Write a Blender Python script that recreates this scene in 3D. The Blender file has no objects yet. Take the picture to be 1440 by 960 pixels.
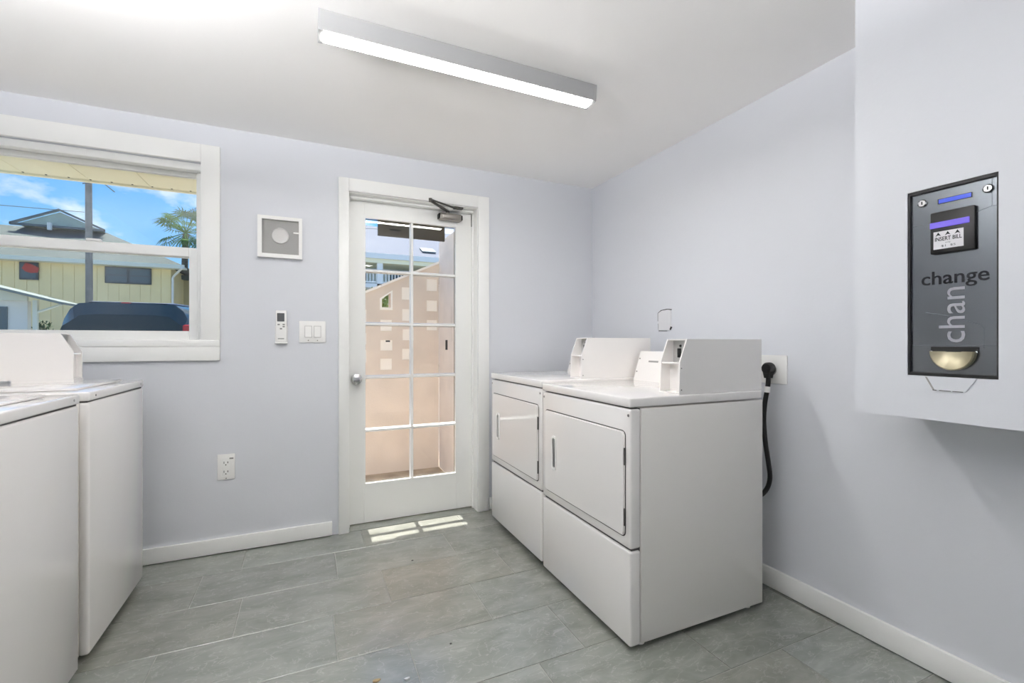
import bpy, bmesh, math, random
from mathutils import Vector, Matrix

random.seed(7)
S = bpy.context.scene
COL = S.collection

# ------------------------------------------------------------------ camera
cam_d = bpy.data.cameras.new('camera')
cam = bpy.data.objects.new('camera', cam_d)
COL.objects.link(cam)
cam.location = (0, 0, 1.165)
cam.rotation_euler = (math.radians(90), 0, -0.423608)
cam_d.sensor_fit = 'HORIZONTAL'
cam_d.sensor_width = 36
cam_d.lens = 641.06 / 1440 * 36
cam_d.shift_y = 1.73 / 1440
cam_d.clip_start = 0.02
cam_d.clip_end = 400
S.camera = cam

# ------------------------------------------------------------------ sky
W = bpy.data.worlds.new('sky')
S.world = W
W.use_nodes = True
nt = W.node_tree
nt.nodes.clear()
tc = nt.nodes.new('ShaderNodeTexCoord')
sep = nt.nodes.new('ShaderNodeSeparateXYZ')
nt.links.new(tc.outputs['Generated'], sep.inputs[0])
ramp = nt.nodes.new('ShaderNodeValToRGB')
ramp.color_ramp.elements[0].position = 0.0
ramp.color_ramp.elements[0].color = (0.42, 0.70, 0.98, 1)
ramp.color_ramp.elements[1].position = 0.75
ramp.color_ramp.elements[1].color = (0.05, 0.17, 0.55, 1)
e = ramp.color_ramp.elements.new(0.28)
e.color = (0.09, 0.38, 0.88, 1)
nt.links.new(sep.outputs['Z'], ramp.inputs[0])
mp = nt.nodes.new('ShaderNodeMapping')
mp.inputs['Scale'].default_value = (1.0, 1.0, 1.9)
mp.inputs['Location'].default_value = (0.35, 0.1, 0.2)
nt.links.new(tc.outputs['Generated'], mp.inputs[0])
cn = nt.nodes.new('ShaderNodeTexNoise')
cn.inputs['Scale'].default_value = 6.0
cn.inputs['Detail'].default_value = 7.0
cn.inputs['Roughness'].default_value = 0.55
nt.links.new(mp.outputs[0], cn.inputs['Vector'])
cr = nt.nodes.new('ShaderNodeValToRGB')
cr.color_ramp.elements[0].position = 0.54
cr.color_ramp.elements[0].color = (0, 0, 0, 1)
cr.color_ramp.elements[1].position = 0.70
cr.color_ramp.elements[1].color = (1, 1, 1, 1)
nt.links.new(cn.outputs['Fac'], cr.inputs[0])
mx = nt.nodes.new('ShaderNodeMix')
mx.data_type = 'RGBA'
nt.links.new(cr.outputs[0], mx.inputs['Factor'])
nt.links.new(ramp.outputs[0], mx.inputs['A'])
mx.inputs['B'].default_value = (0.93, 0.95, 1.0, 1)
bg = nt.nodes.new('ShaderNodeBackground')
bg.inputs['Strength'].default_value = 1.38
nt.links.new(mx.outputs['Result'], bg.inputs['Color'])
wo = nt.nodes.new('ShaderNodeOutputWorld')
nt.links.new(bg.outputs[0], wo.inputs['Surface'])

# ------------------------------------------------------------------ sun (high, beyond the door wall)
sun_d = bpy.data.lights.new('sun', 'SUN')
sun_d.energy = 15.0
sun_d.angle = math.radians(0.53)
sun_d.color = (1.0, 0.97, 0.92)
sun = bpy.data.objects.new('sun', sun_d)
COL.objects.link(sun)
sun.rotation_euler = (-math.atan(0.39), 0, 0)
sun.location = (0, 8, 20)

LAMP_EMIT = 42.0       # radiance of the ceiling diffuser
FILL_UP_EMIT = 330.0   # radiance of the added fill lamp over the washers, upper side
FILL_DOWN_EMIT = 4.0   # and lower side of both added lamps
VIEWER_FILL_EMIT = 85.0 # upper side of the added fill lamp over the viewer

S.view_settings.view_transform = 'Standard'
S.view_settings.look = 'None'
S.view_settings.gamma = 1
S.view_settings.use_curve_mapping = False
S.view_settings.exposure = 0.17
S.cycles.use_denoising = True
S.cycles.max_bounces = 12
S.cycles.diffuse_bounces = 7
S.cycles.transparent_max_bounces = 24
S.cycles.caustics_reflective = False
S.cycles.caustics_refractive = False


# ------------------------------------------------------------------ materials
def lin(r, g, b):
    f = lambda c: (c / 255) / 12.92 if c <= 10 else ((c / 255 + 0.055) / 1.055) ** 2.4
    return (f(r), f(g), f(b), 1)


def mat(name, rgb, rough=0.5, metal=0.0, coat=0.0, spec=0.5, grain=0.0, gscale=60, bump=0.0, bscale=120):
    m = bpy.data.materials.new(name)
    m.use_nodes = True
    n = m.node_tree
    p = n.nodes['Principled BSDF']
    col = lin(*rgb)
    p.inputs['Base Color'].default_value = col
    p.inputs['Roughness'].default_value = rough
    p.inputs['Metallic'].default_value = metal
    p.inputs['Specular IOR Level'].default_value = spec
    p.inputs['Coat Weight'].default_value = coat
    p.inputs['Coat Roughness'].default_value = 0.06
    if grain or bump:
        t = n.nodes.new('ShaderNodeTexCoord')
    if grain:
        nz = n.nodes.new('ShaderNodeTexNoise')
        nz.inputs['Scale'].default_value = gscale
        nz.inputs['Detail'].default_value = 5
        n.links.new(t.outputs['Object'], nz.inputs['Vector'])
        mr = n.nodes.new('ShaderNodeMapRange')
        mr.inputs['From Min'].default_value = 0.3
        mr.inputs['From Max'].default_value = 0.7
        mr.inputs['To Min'].default_value = 1 - grain
        mr.inputs['To Max'].default_value = 1 + grain
        n.links.new(nz.outputs['Fac'], mr.inputs['Value'])
        mu = n.nodes.new('ShaderNodeVectorMath')
        mu.operation = 'SCALE'
        mu.inputs[0].default_value = col[:3]
        n.links.new(mr.outputs[0], mu.inputs['Scale'])
        n.links.new(mu.outputs[0], p.inputs['Base Color'])
    if bump:
        bz = n.nodes.new('ShaderNodeTexNoise')
        bz.inputs['Scale'].default_value = bscale
        bz.inputs['Detail'].default_value = 4
        n.links.new(t.outputs['Object'], bz.inputs['Vector'])
        bp = n.nodes.new('ShaderNodeBump')
        bp.inputs['Strength'].default_value = bump
        bp.inputs['Distance'].default_value = 0.004
        n.links.new(bz.outputs['Fac'], bp.inputs['Height'])
        n.links.new(bp.outputs[0], p.inputs['Normal'])
    return m


def glass(name, tint, ior=1.45, gloss=1.0):
    m = bpy.data.materials.new(name)
    m.use_nodes = True
    n = m.node_tree
    n.nodes.clear()
    o = n.nodes.new('ShaderNodeOutputMaterial')
    tr = n.nodes.new('ShaderNodeBsdfTransparent')
    tr.inputs[0].default_value = (*tint, 1)
    gl = n.nodes.new('ShaderNodeBsdfGlossy')
    gl.inputs['Roughness'].default_value = 0.01
    gl.inputs['Color'].default_value = (gloss, gloss, gloss, 1)
    fr = n.nodes.new('ShaderNodeFresnel')
    ge = n.nodes.new('ShaderNodeNewGeometry')
    mr = n.nodes.new('ShaderNodeMapRange')          # same reflectance on either face of the pane
    mr.inputs['To Min'].default_value = ior
    mr.inputs['To Max'].default_value = 1 / ior
    n.links.new(ge.outputs['Backfacing'], mr.inputs['Value'])
    n.links.new(mr.outputs[0], fr.inputs['IOR'])
    mi = n.nodes.new('ShaderNodeMixShader')
    n.links.new(fr.outputs[0], mi.inputs[0])
    n.links.new(tr.outputs[0], mi.inputs[1])
    n.links.new(gl.outputs[0], mi.inputs[2])
    n.links.new(mi.outputs[0], o.inputs['Surface'])
    return m


def emit(name, rgb, strength):
    m = bpy.data.materials.new(name)
    m.use_nodes = True
    p = m.node_tree.nodes['Principled BSDF']
    p.inputs['Base Color'].default_value = (.02, .02, .02, 1)
    p.inputs['Emission Color'].default_value = lin(*rgb)
    p.inputs['Emission Strength'].default_value = strength
    return m


def slate(name):
    m = bpy.data.materials.new(name)
    m.use_nodes = True
    n = m.node_tree
    p = n.nodes['Principled BSDF']
    g = n.nodes.new('ShaderNodeNewGeometry')
    oi = n.nodes.new('ShaderNodeObjectInfo')
    off = n.nodes.new('ShaderNodeVectorMath')
    off.operation = 'SCALE'
    off.inputs[0].default_value = (37.0, 91.0, 13.0)
    n.links.new(oi.outputs['Random'], off.inputs['Scale'])
    ad = n.nodes.new('ShaderNodeVectorMath')
    ad.operation = 'ADD'
    n.links.new(g.outputs['Position'], ad.inputs[0])
    n.links.new(off.outputs[0], ad.inputs[1])
    mpg = n.nodes.new('ShaderNodeMapping')
    mpg.inputs['Rotation'].default_value = (0, 0, 0.45)
    mpg.inputs['Scale'].default_value = (1.0, 2.2, 1.0)
    n.links.new(ad.outputs[0], mpg.inputs[0])
    a = n.nodes.new('ShaderNodeTexNoise')
    a.inputs['Scale'].default_value = 4.5
    a.inputs['Detail'].default_value = 9
    a.inputs['Roughness'].default_value = 0.62
    a.inputs['Distortion'].default_value = 0.7
    n.links.new(mpg.outputs[0], a.inputs['Vector'])
    rp = n.nodes.new('ShaderNodeValToRGB')
    els = rp.color_ramp.elements
    els[0].position, els[0].color = 0.28, lin(104, 105, 98)
    els[1].position, els[1].color = 0.78, lin(154, 154, 147)
    x = els.new(0.5)
    x.color = lin(126, 128, 122)
    n.links.new(a.outputs['Fac'], rp.inputs[0])
    # warm and cool cast from tile to tile
    hs = n.nodes.new('ShaderNodeMix')
    hs.data_type = 'RGBA'
    hs.blend_type = 'MULTIPLY'
    hs.inputs['Factor'].default_value = 1.0
    cc = n.nodes.new('ShaderNodeValToRGB')
    cc.color_ramp.elements[0].color = (0.92, 0.90, 0.84, 1)
    cc.color_ramp.elements[1].color = (0.98, 1.03, 1.03, 1)
    n.links.new(oi.outputs['Random'], cc.inputs[0])
    n.links.new(rp.outputs[0], hs.inputs['A'])
    n.links.new(cc.outputs[0], hs.inputs['B'])
    # thin pale veins
    v = n.nodes.new('ShaderNodeTexNoise')
    v.inputs['Scale'].default_value = 7
    v.inputs['Detail'].default_value = 6
    v.inputs['Distortion'].default_value = 1.6
    n.links.new(mpg.outputs[0], v.inputs['Vector'])
    vr = n.nodes.new('ShaderNodeValToRGB')
    ve = vr.color_ramp.elements
    ve[0].position, ve[0].color = 0.485, (0, 0, 0, 1)
    ve[1].position, ve[1].color = 0.515, (0, 0, 0, 1)
    k = ve.new(0.5)
    k.color = (0.30, 0.30, 0.30, 1)
    n.links.new(v.outputs['Fac'], vr.inputs[0])
    mv = n.nodes.new('ShaderNodeMix')
    mv.data_type = 'RGBA'
    n.links.new(vr.outputs[0], mv.inputs['Factor'])
    n.links.new(hs.outputs['Result'], mv.inputs['A'])
    mv.inputs['B'].default_value = lin(195, 194, 186)
    n.links.new(mv.outputs['Result'], p.inputs['Base Color'])
    p.inputs['Roughness'].default_value = 0.34
    p.inputs['Specular IOR Level'].default_value = 0.8
    p.inputs['Coat Weight'].default_value = 1.0
    p.inputs['Coat IOR'].default_value = 1.9
    p.inputs['Coat Roughness'].default_value = 0.22
    bpn = n.nodes.new('ShaderNodeBump')
    bpn.inputs['Strength'].default_value = 0.25
    bpn.inputs['Distance'].default_value = 0.004
    n.links.new(a.outputs['Fac'], bpn.inputs['Height'])
    n.links.new(bpn.outputs[0], p.inputs['Normal'])
    return m


M = dict(
    wall=mat('wall_paint', (217, 219, 224), 0.45, bump=0.10, bscale=55),
    ceiling=mat('ceiling_paint', (252, 250, 248), 0.6, bump=0.06, bscale=40),
    trim=mat('trim_paint', (245, 245, 242), 0.3),
    slate=slate('slate_tile'),
    grout=mat('grout', (150, 150, 143), 0.8, grain=0.1),
    enamel=mat('appliance_enamel', (240, 237, 234), 0.2, coat=0.8),
    enamel_side=mat('appliance_side_enamel', (232, 229, 224), 0.22, coat=0.2),
    gasket=mat('dark_gasket', (112, 108, 98), 0.6),
    seam=mat('seam_shadow_gap', (62, 60, 58), 0.7),
    slide=mat('coin_slide_metal', (186, 186, 184), 0.4, metal=0.4),
    steel=mat('brushed_steel', (176, 176, 176), 0.28, metal=1.0),
    chrome=mat('chrome', (225, 225, 225), 0.08, metal=1.0),
    darksteel=mat('dark_metal', (92, 90, 86), 0.4, metal=0.8),
    closer=mat('closer_paint', (150, 146, 140), 0.35, metal=0.6),
    black=mat('black_plastic', (10, 10, 11), 0.5, spec=0.3),
    rubber=mat('black_rubber', (14, 14, 14), 0.5),
    plate=mat('white_plastic', (244, 243, 240), 0.3),
    screw=mat('screw_head', (120, 118, 116), 0.4, metal=0.7),
    grey_panel=mat('grey_panel', (150, 149, 146), 0.5),
    disc=mat('pale_disc', (208, 206, 204), 0.15),
    lcd=mat('lcd_grey', (82, 84, 86), 0.25),
    face=mat('machine_face', (98, 102, 106), 0.24, metal=0.9, grain=0.05, gscale=3),
    ink=mat('dark_ink', (12, 14, 20), 0.6, spec=0.2),
    ghost=mat('pale_ink', (150, 150, 158), 0.4),
    linework=mat('line_ink', (70, 78, 84), 0.4),
    label=mat('paper_label', (228, 226, 230), 0.5),
    blue_led=emit('blue_display', (14, 72, 225), 0.85),
    violet_led=emit('violet_slot_light', (104, 78, 225), 0.85),
    brass=mat('worn_brass', (176, 168, 142), 0.42, metal=0.85),
    diffuser=emit('lamp_diffuser', (255, 253, 251), LAMP_EMIT),
    fill_up=emit('fill_up_lens', (253, 253, 255), FILL_UP_EMIT),
    fill_down=emit('fill_down_lens', (253, 253, 255), FILL_DOWN_EMIT),
    viewer_fill=emit('viewer_fill_lens', (253, 253, 255), VIEWER_FILL_EMIT),
    lamp_body=mat('lamp_housing', (158, 158, 158), 0.35),
    pane=glass('door_glass', (0.985, 0.99, 0.985)),
    pane_win=glass('window_glass', (0.88, 0.89, 0.87)),
    leaf_bit=mat('dried_leaf', (150, 128, 92), 0.8),
    patch_edge=mat('torn_black_edge', (36, 34, 33), 0.7),
    patch=mat('bare_patch', (222, 222, 224), 0.6),
    # outdoors
    soffit=mat('cream_soffit', (238, 232, 200), 0.6),
    board=mat('dark_board', (74, 71, 62), 0.6),
    stucco=mat('peach_stucco', (224, 210, 197), 0.8, grain=0.06, gscale=5, bump=0.3, bscale=60),
    stucco_pale=mat('pale_peach_stucco', (252, 246, 238), 0.8, bump=0.3, bscale=60),
    patio=mat('patio_concrete', (176, 160, 138), 0.85, grain=0.25, gscale=6),
    asphalt=mat('asphalt', (122, 121, 116), 0.9, grain=0.15, gscale=4),
    grass=mat('lawn', (96, 120, 58), 0.9, grain=0.3, gscale=3),
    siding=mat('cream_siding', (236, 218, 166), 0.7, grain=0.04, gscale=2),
    siding_shade=mat('shaded_siding', (176, 164, 122), 0.7),  # cream siding with the wing's shade put into the colour
    roof=mat('pale_roof', (94, 101, 99), 0.95, spec=0.05, grain=0.05, gscale=1),
    carport_roof=mat('carport_roof_metal', (128, 136, 133), 0.95, spec=0.05),
    roof_trim=mat('roof_trim', (218, 222, 208), 0.6),
    dark_trim=mat('dark_roof_trim', (92, 104, 106), 0.6),
    gable=mat('gable_panel', (170, 184, 172), 0.7, grain=0.12, gscale=3),
    win_dark=mat('house_window_glass', (84, 98, 104), 0.15),
    win_frame=mat('house_window_frame', (64, 70, 72), 0.5),
    red=mat('red_cloth', (176, 62, 54), 0.7),
    white_roof=mat('white_metal_roof', (112, 116, 124), 0.95, spec=0.05),
    white_paint=mat('white_outdoor_paint', (226, 226, 220), 0.6),
    wood=mat('grey_weathered_wood', (132, 128, 122), 0.85, grain=0.2, gscale=5),
    bark=mat('palm_bark', (104, 94, 80), 0.9, grain=0.3, gscale=8),
    frond=mat('palm_leaf', (74, 112, 50), 0.9, spec=0.1, grain=0.3, gscale=2),
    bush=mat('shrub_leaf', (62, 88, 46), 0.7, grain=0.35, gscale=5),
    bush_yellow=mat('yellow_green_leaf', (136, 140, 62), 0.7, grain=0.3, gscale=5),  # yellow-green leaves of the shrub beyond the stair wall
    car=mat('car_paint', (70, 88, 116), 0.2, metal=0.3, coat=0.6),
    car_roof=mat('car_roof_paint', (66, 80, 106), 0.4, metal=0.1),
    car_glass=mat('car_tinted_glass', (20, 40, 52), 0.12, spec=0.3),
    tail=mat('tail_light_red', (176, 44, 40), 0.15),
    tyre=mat('tyre_rubber', (24, 24, 24), 0.8),
)


# ------------------------------------------------------------------ mesh builder
class MB:
    def __init__(self):
        self.bm = bmesh.new()

    def box(self, a, b, bev=0.0, seg=2, axis=None):
        lo = [min(a[i], b[i]) for i in range(3)]
        hi = [max(a[i], b[i]) for i in range(3)]
        r = bmesh.ops.create_cube(self.bm, size=1.0)
        vs = r['verts']
        for v in vs:
            v.co = Vector([(lo[i] + hi[i]) / 2 + v.co[i] * (hi[i] - lo[i]) for i in range(3)])
        if bev:
            es = {e for v in vs for e in v.link_edges}
            if axis is not None:
                es = {e for e in es if abs((e.verts[0].co - e.verts[1].co)[axis]) > 1e-6}
            bmesh.ops.bevel(self.bm, geom=list(es), offset=bev, segments=seg, profile=0.5, affect='EDGES')
        return self

    def prism(self, pts, axis, a, b):
        """polygon pts given in the two other axes (cyclic order), extruded along axis from a to b"""
        def P(p, t):
            if axis == 0: return (t, p[0], p[1])
            if axis == 1: return (p[0], t, p[1])
            return (p[0], p[1], t)
        v0 = [self.bm.verts.new(P(p, a)) for p in pts]
        v1 = [self.bm.verts.new(P(p, b)) for p in pts]
        n = len(pts)
        self.bm.faces.new(v0)
        self.bm.faces.new(v1)
        for i in range(n):
            self.bm.faces.new((v0[i], v0[(i + 1) % n], v1[(i + 1) % n], v1[i]))
        return self

    def ring(self, outer, inner, axis, a, b):
        def P(p, t):
            if axis == 0: return (t, p[0], p[1])
            if axis == 1: return (p[0], t, p[1])
            return (p[0], p[1], t)
        n = len(outer)
        o0 = [self.bm.verts.new(P(p, a)) for p in outer]; o1 = [self.bm.verts.new(P(p, b)) for p in outer]
        i0 = [self.bm.verts.new(P(p, a)) for p in inner]; i1 = [self.bm.verts.new(P(p, b)) for p in inner]
        for k in range(n):
            j = (k + 1) % n
            self.bm.faces.new((o0[k], o0[j], o1[j], o1[k]))
            self.bm.faces.new((i0[k], i1[k], i1[j], i0[j]))
            self.bm.faces.new((o0[k], i0[k], i0[j], o0[j]))
            self.bm.faces.new((o1[k], o1[j], i1[j], i1[k]))
        return self

    def tube(self, path, r, n=10, cap=True):
        path = [Vector(p) for p in path]
        rs = r if isinstance(r, (list, tuple)) else [r] * len(path)
        rings = []
        up = None
        for i, p in enumerate(path):
            d = (path[min(i + 1, len(path) - 1)] - path[max(i - 1, 0)]).normalized()
            if up is None:
                up = Vector((0, 0, 1)) if abs(d.z) < 0.9 else Vector((1, 0, 0))
            s = d.cross(up).normalized()
            up = s.cross(d).normalized()
            rings.append([self.bm.verts.new(p + (s * math.cos(2 * math.pi * k / n) + up * math.sin(2 * math.pi * k / n)) * rs[i]) for k in range(n)])
        for a, b in zip(rings, rings[1:]):
            for k in range(n):
                self.bm.faces.new((a[k], a[(k + 1) % n], b[(k + 1) % n], b[k]))
        if cap:
            self.bm.faces.new(list(reversed(rings[0])))
            self.bm.faces.new(rings[-1])
        return self

    def lathe(self, prof, c, axis='y', sign=-1, n=28):
        """prof = [(radius, offset along axis)]"""
        c = Vector(c)
        ax = {'x': Vector((1, 0, 0)), 'y': Vector((0, 1, 0)), 'z': Vector((0, 0, 1))}[axis] * sign
        u = Vector((0, 0, 1)) if axis != 'z' else Vector((1, 0, 0))
        w = ax.cross(u)
        rings = []
        for r, t in prof:
            if r < 1e-6:
                rings.append([self.bm.verts.new(c + ax * t)])
            else:
                rings.append([self.bm.verts.new(c + ax * t + (u * math.cos(2 * math.pi * k / n) + w * math.sin(2 * math.pi * k / n)) * r) for k in range(n)])
        for a, b in zip(rings, rings[1:]):
            for k in range(n):
                j = (k + 1) % n
                if len(a) == 1 and len(b) > 1: self.bm.faces.new((a[0], b[k], b[j]))
                elif len(b) == 1 and len(a) > 1: self.bm.faces.new((a[k], a[j], b[0]))
                elif len(a) > 1: self.bm.faces.new((a[k], a[j], b[j], b[k]))
        return self

    def poly(self, pts):
        self.bm.faces.new([self.bm.verts.new(p) for p in pts])
        return self

    def build(self, name, m, parent=None, recalc=True, smooth=True):
        if recalc:
            bmesh.ops.recalc_face_normals(self.bm, faces=self.bm.faces[:])
        me = bpy.data.meshes.new(name)
        self.bm.to_mesh(me)
        self.bm.free()
        if smooth:
            for p in me.polygons:
                p.use_smooth = True
            me.set_sharp_from_angle(angle=math.radians(32))
        me.materials.append(m)
        o = bpy.data.objects.new(name, me)
        COL.objects.link(o)
        if parent is not None:
            o.parent = parent
            o.matrix_parent_inverse = Matrix.Translation(-_world(parent))
        return o


def _world(o):
    v = Vector(o.location)
    if o.parent is not None:
        v = v + o.matrix_parent_inverse.translation + _world(o.parent)
    return v


def tag(o, label, cat, group=None):
    o['label'] = label
    o['category'] = cat
    if group:
        o['group'] = group
    return o


def thing(name, loc, label, cat, group=None):
    o = bpy.data.objects.new(name, None)
    COL.objects.link(o)
    o.location = loc
    o.empty_display_size = 0.05
    return tag(o, label, cat, group)


def struct(o, label=None, cat=None):
    o['kind'] = 'structure'
    if label:
        o['label'] = label
    if cat:
        o['category'] = cat
    return o


def copy_tree(o, off, parent=None):
    c = o.copy()
    COL.objects.link(c)
    if parent is None:
        c.location = Vector(o.location) + Vector(off)
    else:
        c.parent = parent
        c.matrix_parent_inverse = o.matrix_parent_inverse.copy()
    for ch in list(o.children):
        copy_tree(ch, off, c)
    return c


def text(name, body, width, m, origin, X, Y, parent, height=None, bold=0.0, depth=0.0006):
    """flat lettering: left end of the baseline at origin, X reading direction, Y letter-up direction"""
    cu = bpy.data.curves.new(name, 'FONT')
    cu.body = body
    cu.extrude = depth
    cu.offset = bold
    cu.resolution_u = 3
    t = bpy.data.objects.new(name + '_curve', cu)
    COL.objects.link(t)
    dg = bpy.context.evaluated_depsgraph_get()
    me = bpy.data.meshes.new_from_object(t.evaluated_get(dg))
    bpy.data.objects.remove(t)
    bpy.data.curves.remove(cu)
    xs = [v.co.x for v in me.vertices]
    x0, x1 = min(xs), max(xs)
    k = width / (x1 - x0)
    hx = [v.co.y for v in me.vertices]
    ky = k if height is None else height / (max(hx) - min(hx))
    X, Y, O = Vector(X), Vector(Y), Vector(origin)
    Z = X.cross(Y)
    for v in me.vertices:
        a, b, c = (v.co.x - x0) * k, v.co.y * ky, v.co.z
        v.co = O + X * a + Y * b + Z * c
    me.name = name
    me.materials.clear()
    me.materials.append(m)
    o = bpy.data.objects.new(name, me)
    COL.objects.link(o)
    o.parent = parent
    o.matrix_parent_inverse = Matrix.Translation(-_world(parent))
    return o


def rrect(x0, z0, x1, z1, r, n=5):
    out = []
    for cx, cz, a0 in ((x1 - r, z1 - r, 0), (x0 + r, z1 - r, 90), (x0 + r, z0 + r, 180), (x1 - r, z0 + r, 270)):
        for i in range(n + 1):
            a = math.radians(a0 + 90 * i / n)
            out.append((cx + r * math.cos(a), cz + r * math.sin(a)))
    return out


# ================================================================== ROOM
XL, XR, YB, YF, ZC = -1.65, 2.025, 2.97, -1.60, 2.36
YO = 3.12                                              # outer face of the door wall
DX0, DX1, DZ = 0.237, 1.078, 2.095                     # door opening
WX0, WX1, WZ0, WZ1 = -1.50, -0.524, 1.144, 2.147       # window opening

b = MB()
for x0, x1, z0, z1 in ((XL - .12, WX0, -.05, ZC), (WX1, DX0, -.05, ZC), (DX1, XR + .12, -.05, ZC),
                       (WX0, WX1, -.05, WZ0), (WX0, WX1, WZ1, ZC), (DX0, DX1, DZ, ZC), (DX0, DX1, -.05, -.003)):
    b.box((x0, YB, z0), (x1, YO, z1))
struct(b.build('wall_back', M['wall'], smooth=False), 'pale blue grey wall with the window and glazed door', 'wall')
wall_right = struct(MB().box((XR, YF - .12, -.05), (XR + .12, YB, ZC)).build('wall_right', M['wall'], smooth=False),
                    'pale blue grey wall behind the dryers', 'wall')
struct(MB().box((XL - .12, YF - .12, -.05), (XL, YB, ZC)).build('wall_left', M['wall'], smooth=False),
       'pale blue grey wall behind the washers', 'wall')
struct(MB().box((XL, YF - .12, -.05), (XR, YF, ZC)).build('wall_front', M['wall'], smooth=False),
       'pale blue grey wall behind the viewer', 'wall')
struct(MB().box((XL - .12, YF - .12, ZC), (XR + .12, YO, ZC + .16)).build('ceiling', M['ceiling'], smooth=False),
       'smooth white ceiling', 'ceiling')

# ---- floor: 12 x 24 inch slate-look tiles in running bond on a grout bed
floor = struct(MB().box((XL, YF, -.05), (XR, YB, -.003)).build('floor', M['grout'], smooth=False),
               'grey slate look tile floor in running bond', 'floor')
PY, PX, J = 0.3105, 0.6135, 0.0035
offs = {0: .308, 1: .142, 2: .347, 3: .105, 4: .358, 5: .157, 6: .420, 7: .21, 8: .03, 9: .36, 10: .17, 11: .48, 12: .30, 13: .09, 14: .40, 15: .22}
k = 0
ytop = 2.715 + PY
while ytop > YF:
    y1, y0 = min(ytop, YB), max(ytop - PY, YF)
    x = offs[k % 16] - 4 * PX
    while x < XR:
        a, c = max(x, XL), min(x + PX, XR)
        if c - a > .02 and y1 - y0 > .015:
            t = MB().box((a + J / 2, y0 + J / 2, -.003), (c - J / 2, y1 - J / 2, random.uniform(-.0006, 0)), bev=.0012, seg=1)
            t.build('tile', M['slate'], floor)
        x += PX
    ytop -= PY
    k += 1

# ---- baseboards
def base(name, a, b_, label):
    o = MB().box(a, b_, bev=.003, seg=2).build(name, M['trim'])
    struct(o, label, 'baseboard')
base('baseboard_back', (XL, YB - .016, .003), (.142, YB, .085), 'white baseboard between washers and door')
base('baseboard_corner', (1.162, YB - .016, .003), (XR - .018, YB, .085), 'white baseboard right of the door behind dryers')
base('baseboard_right', (XR - .016, YF + .02, .003), (XR, YB, .095), 'white baseboard along the right wall')
base('baseboard_left', (XL, YF + .02, .003), (XL + .016, YB - .02, .09), 'white baseboard behind the washers')

# ---- drywall box round the change machine
BX, BY0, BY1, BZ0 = 1.68, 0.415, 0.922, 0.937
MY0, MY1, MZ0, MZ1 = .574, .776, 1.066, 1.622
b = MB()
for y0, y1, z0, z1 in ((BY0, MY0, BZ0, ZC), (MY1, BY1, BZ0, ZC), (MY0, MY1, BZ0, MZ0), (MY0, MY1, MZ1, ZC)):
    b.box((BX, y0, z0), (XR, y1, z1))
b.box((BX + .2, MY0, MZ0), (XR, MY1, MZ1))
bulk = struct(b.build('wall_bulkhead', M['wall'], smooth=False), 'pale drywall box holding the change machine', 'wall')
fl = MB()
fl.prism([(.729, 1.064), (.711, 1.028), (.640, 1.026), (.618, 1.064)], 0, BX - .003, BX)
fl.build('plaster_patch', M['wall'], bulk)['label'] = 'raised plaster patch under the machine'
cr_ = MB()
for y0, y1 in ((.713, .705), (.698, .672), (.668, .645)):
    cr_.box((BX - .0035, y0, 1.0255), (BX, y1, 1.0272))
cr_.build('crack_and_edge_shade', M['patch_edge'], bulk)
MB().prism([(.731, 1.064), (.7265, 1.064), (.7085, 1.028), (.713, 1.027)], 0, BX - .0034, BX).build('crack_and_edge_shade', M['grey_panel'], bulk)  # grey strip paints the shade on the patch's slanted edge

# ---- window
win = bpy.data.objects.new('window_1', None)
COL.objects.link(win)
win.location = (-1.0, 2.97, 1.144)
struct(win, 'white sash window above the washers', 'window')
b = MB()
b.box((WX1, YB - .018, 1.180), (-.435, YB, 2.245), bev=.003)
b.box((XL + .03, YB - .018, WZ1), (WX1, YB, 2.245), bev=.003)
b.box((XL + .03, YB - .018, 1.180), (WX0, YB, WZ1), bev=.003)
b.build('casing', M['trim'], win)
MB().box((XL + .03, YB - .022, 1.068), (-.435, YB, 1.144), bev=.003).build('apron', M['trim'], win)
MB().box((XL + .03, YB - .026, 1.144), (-.435, YB, 1.180), bev=.004).build('window_stool', M['trim'], win)
b = MB()
b.box((WX1 - .028, 3.03, WZ0), (WX1, YO, WZ1)).box((WX0, 3.03, WZ0), (WX0 + .028, YO, WZ1))
b.box((WX0 + .028, 3.03, 2.120), (WX1 - .028, YO, WZ1)).box((WX0 + .028, 3.0, WZ0), (WX1 - .028, YO, 1.180))
b.build('frame', M['trim'], win)
MB().box((WX0 + .028, 2.985, 2.108), (WX1, 3.03, 2.147), bev=.004).build('head_stop', M['trim'], win)
def sash(name, x0, x1, z0, z1, gx0, gx1, gz0, gz1, y0, y1):
    s = MB()
    s.box((x0, y0, z0), (gx0, y1, z1), bev=.002, seg=1).box((gx1, y0, z0), (x1, y1, z1), bev=.002, seg=1)
    s.box((gx0, y0, z0), (gx1, y1, gz0), bev=.002, seg=1).box((gx0, y0, gz1), (gx1, y1, z1), bev=.002, seg=1)
    so = s.build(name, M['trim'], win)
    MB().box((gx0 - .004, (y0 + y1) / 2 - .002, gz0 - .004), (gx1 + .004, (y0 + y1) / 2 + .002, gz1 + .004)).build('pane', M['pane_win'], so)
    return so
sash('upper_sash', WX0 + .028, WX1 - .028, 1.640, 2.120, WX0 + .06, -.566, 1.690, 2.092, 3.075, 3.105)
sash('lower_sash', WX0 + .028, WX1 - .028, 1.180, 1.690, WX0 + .07, -.592, 1.229, 1.640, 3.033, 3.063)
lk = MB().box((-1.03, 3.022, 1.690), (-.97, 3.05, 1.702), bev=.003)
lk.build('sash_lock', M['trim'], win)

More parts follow.
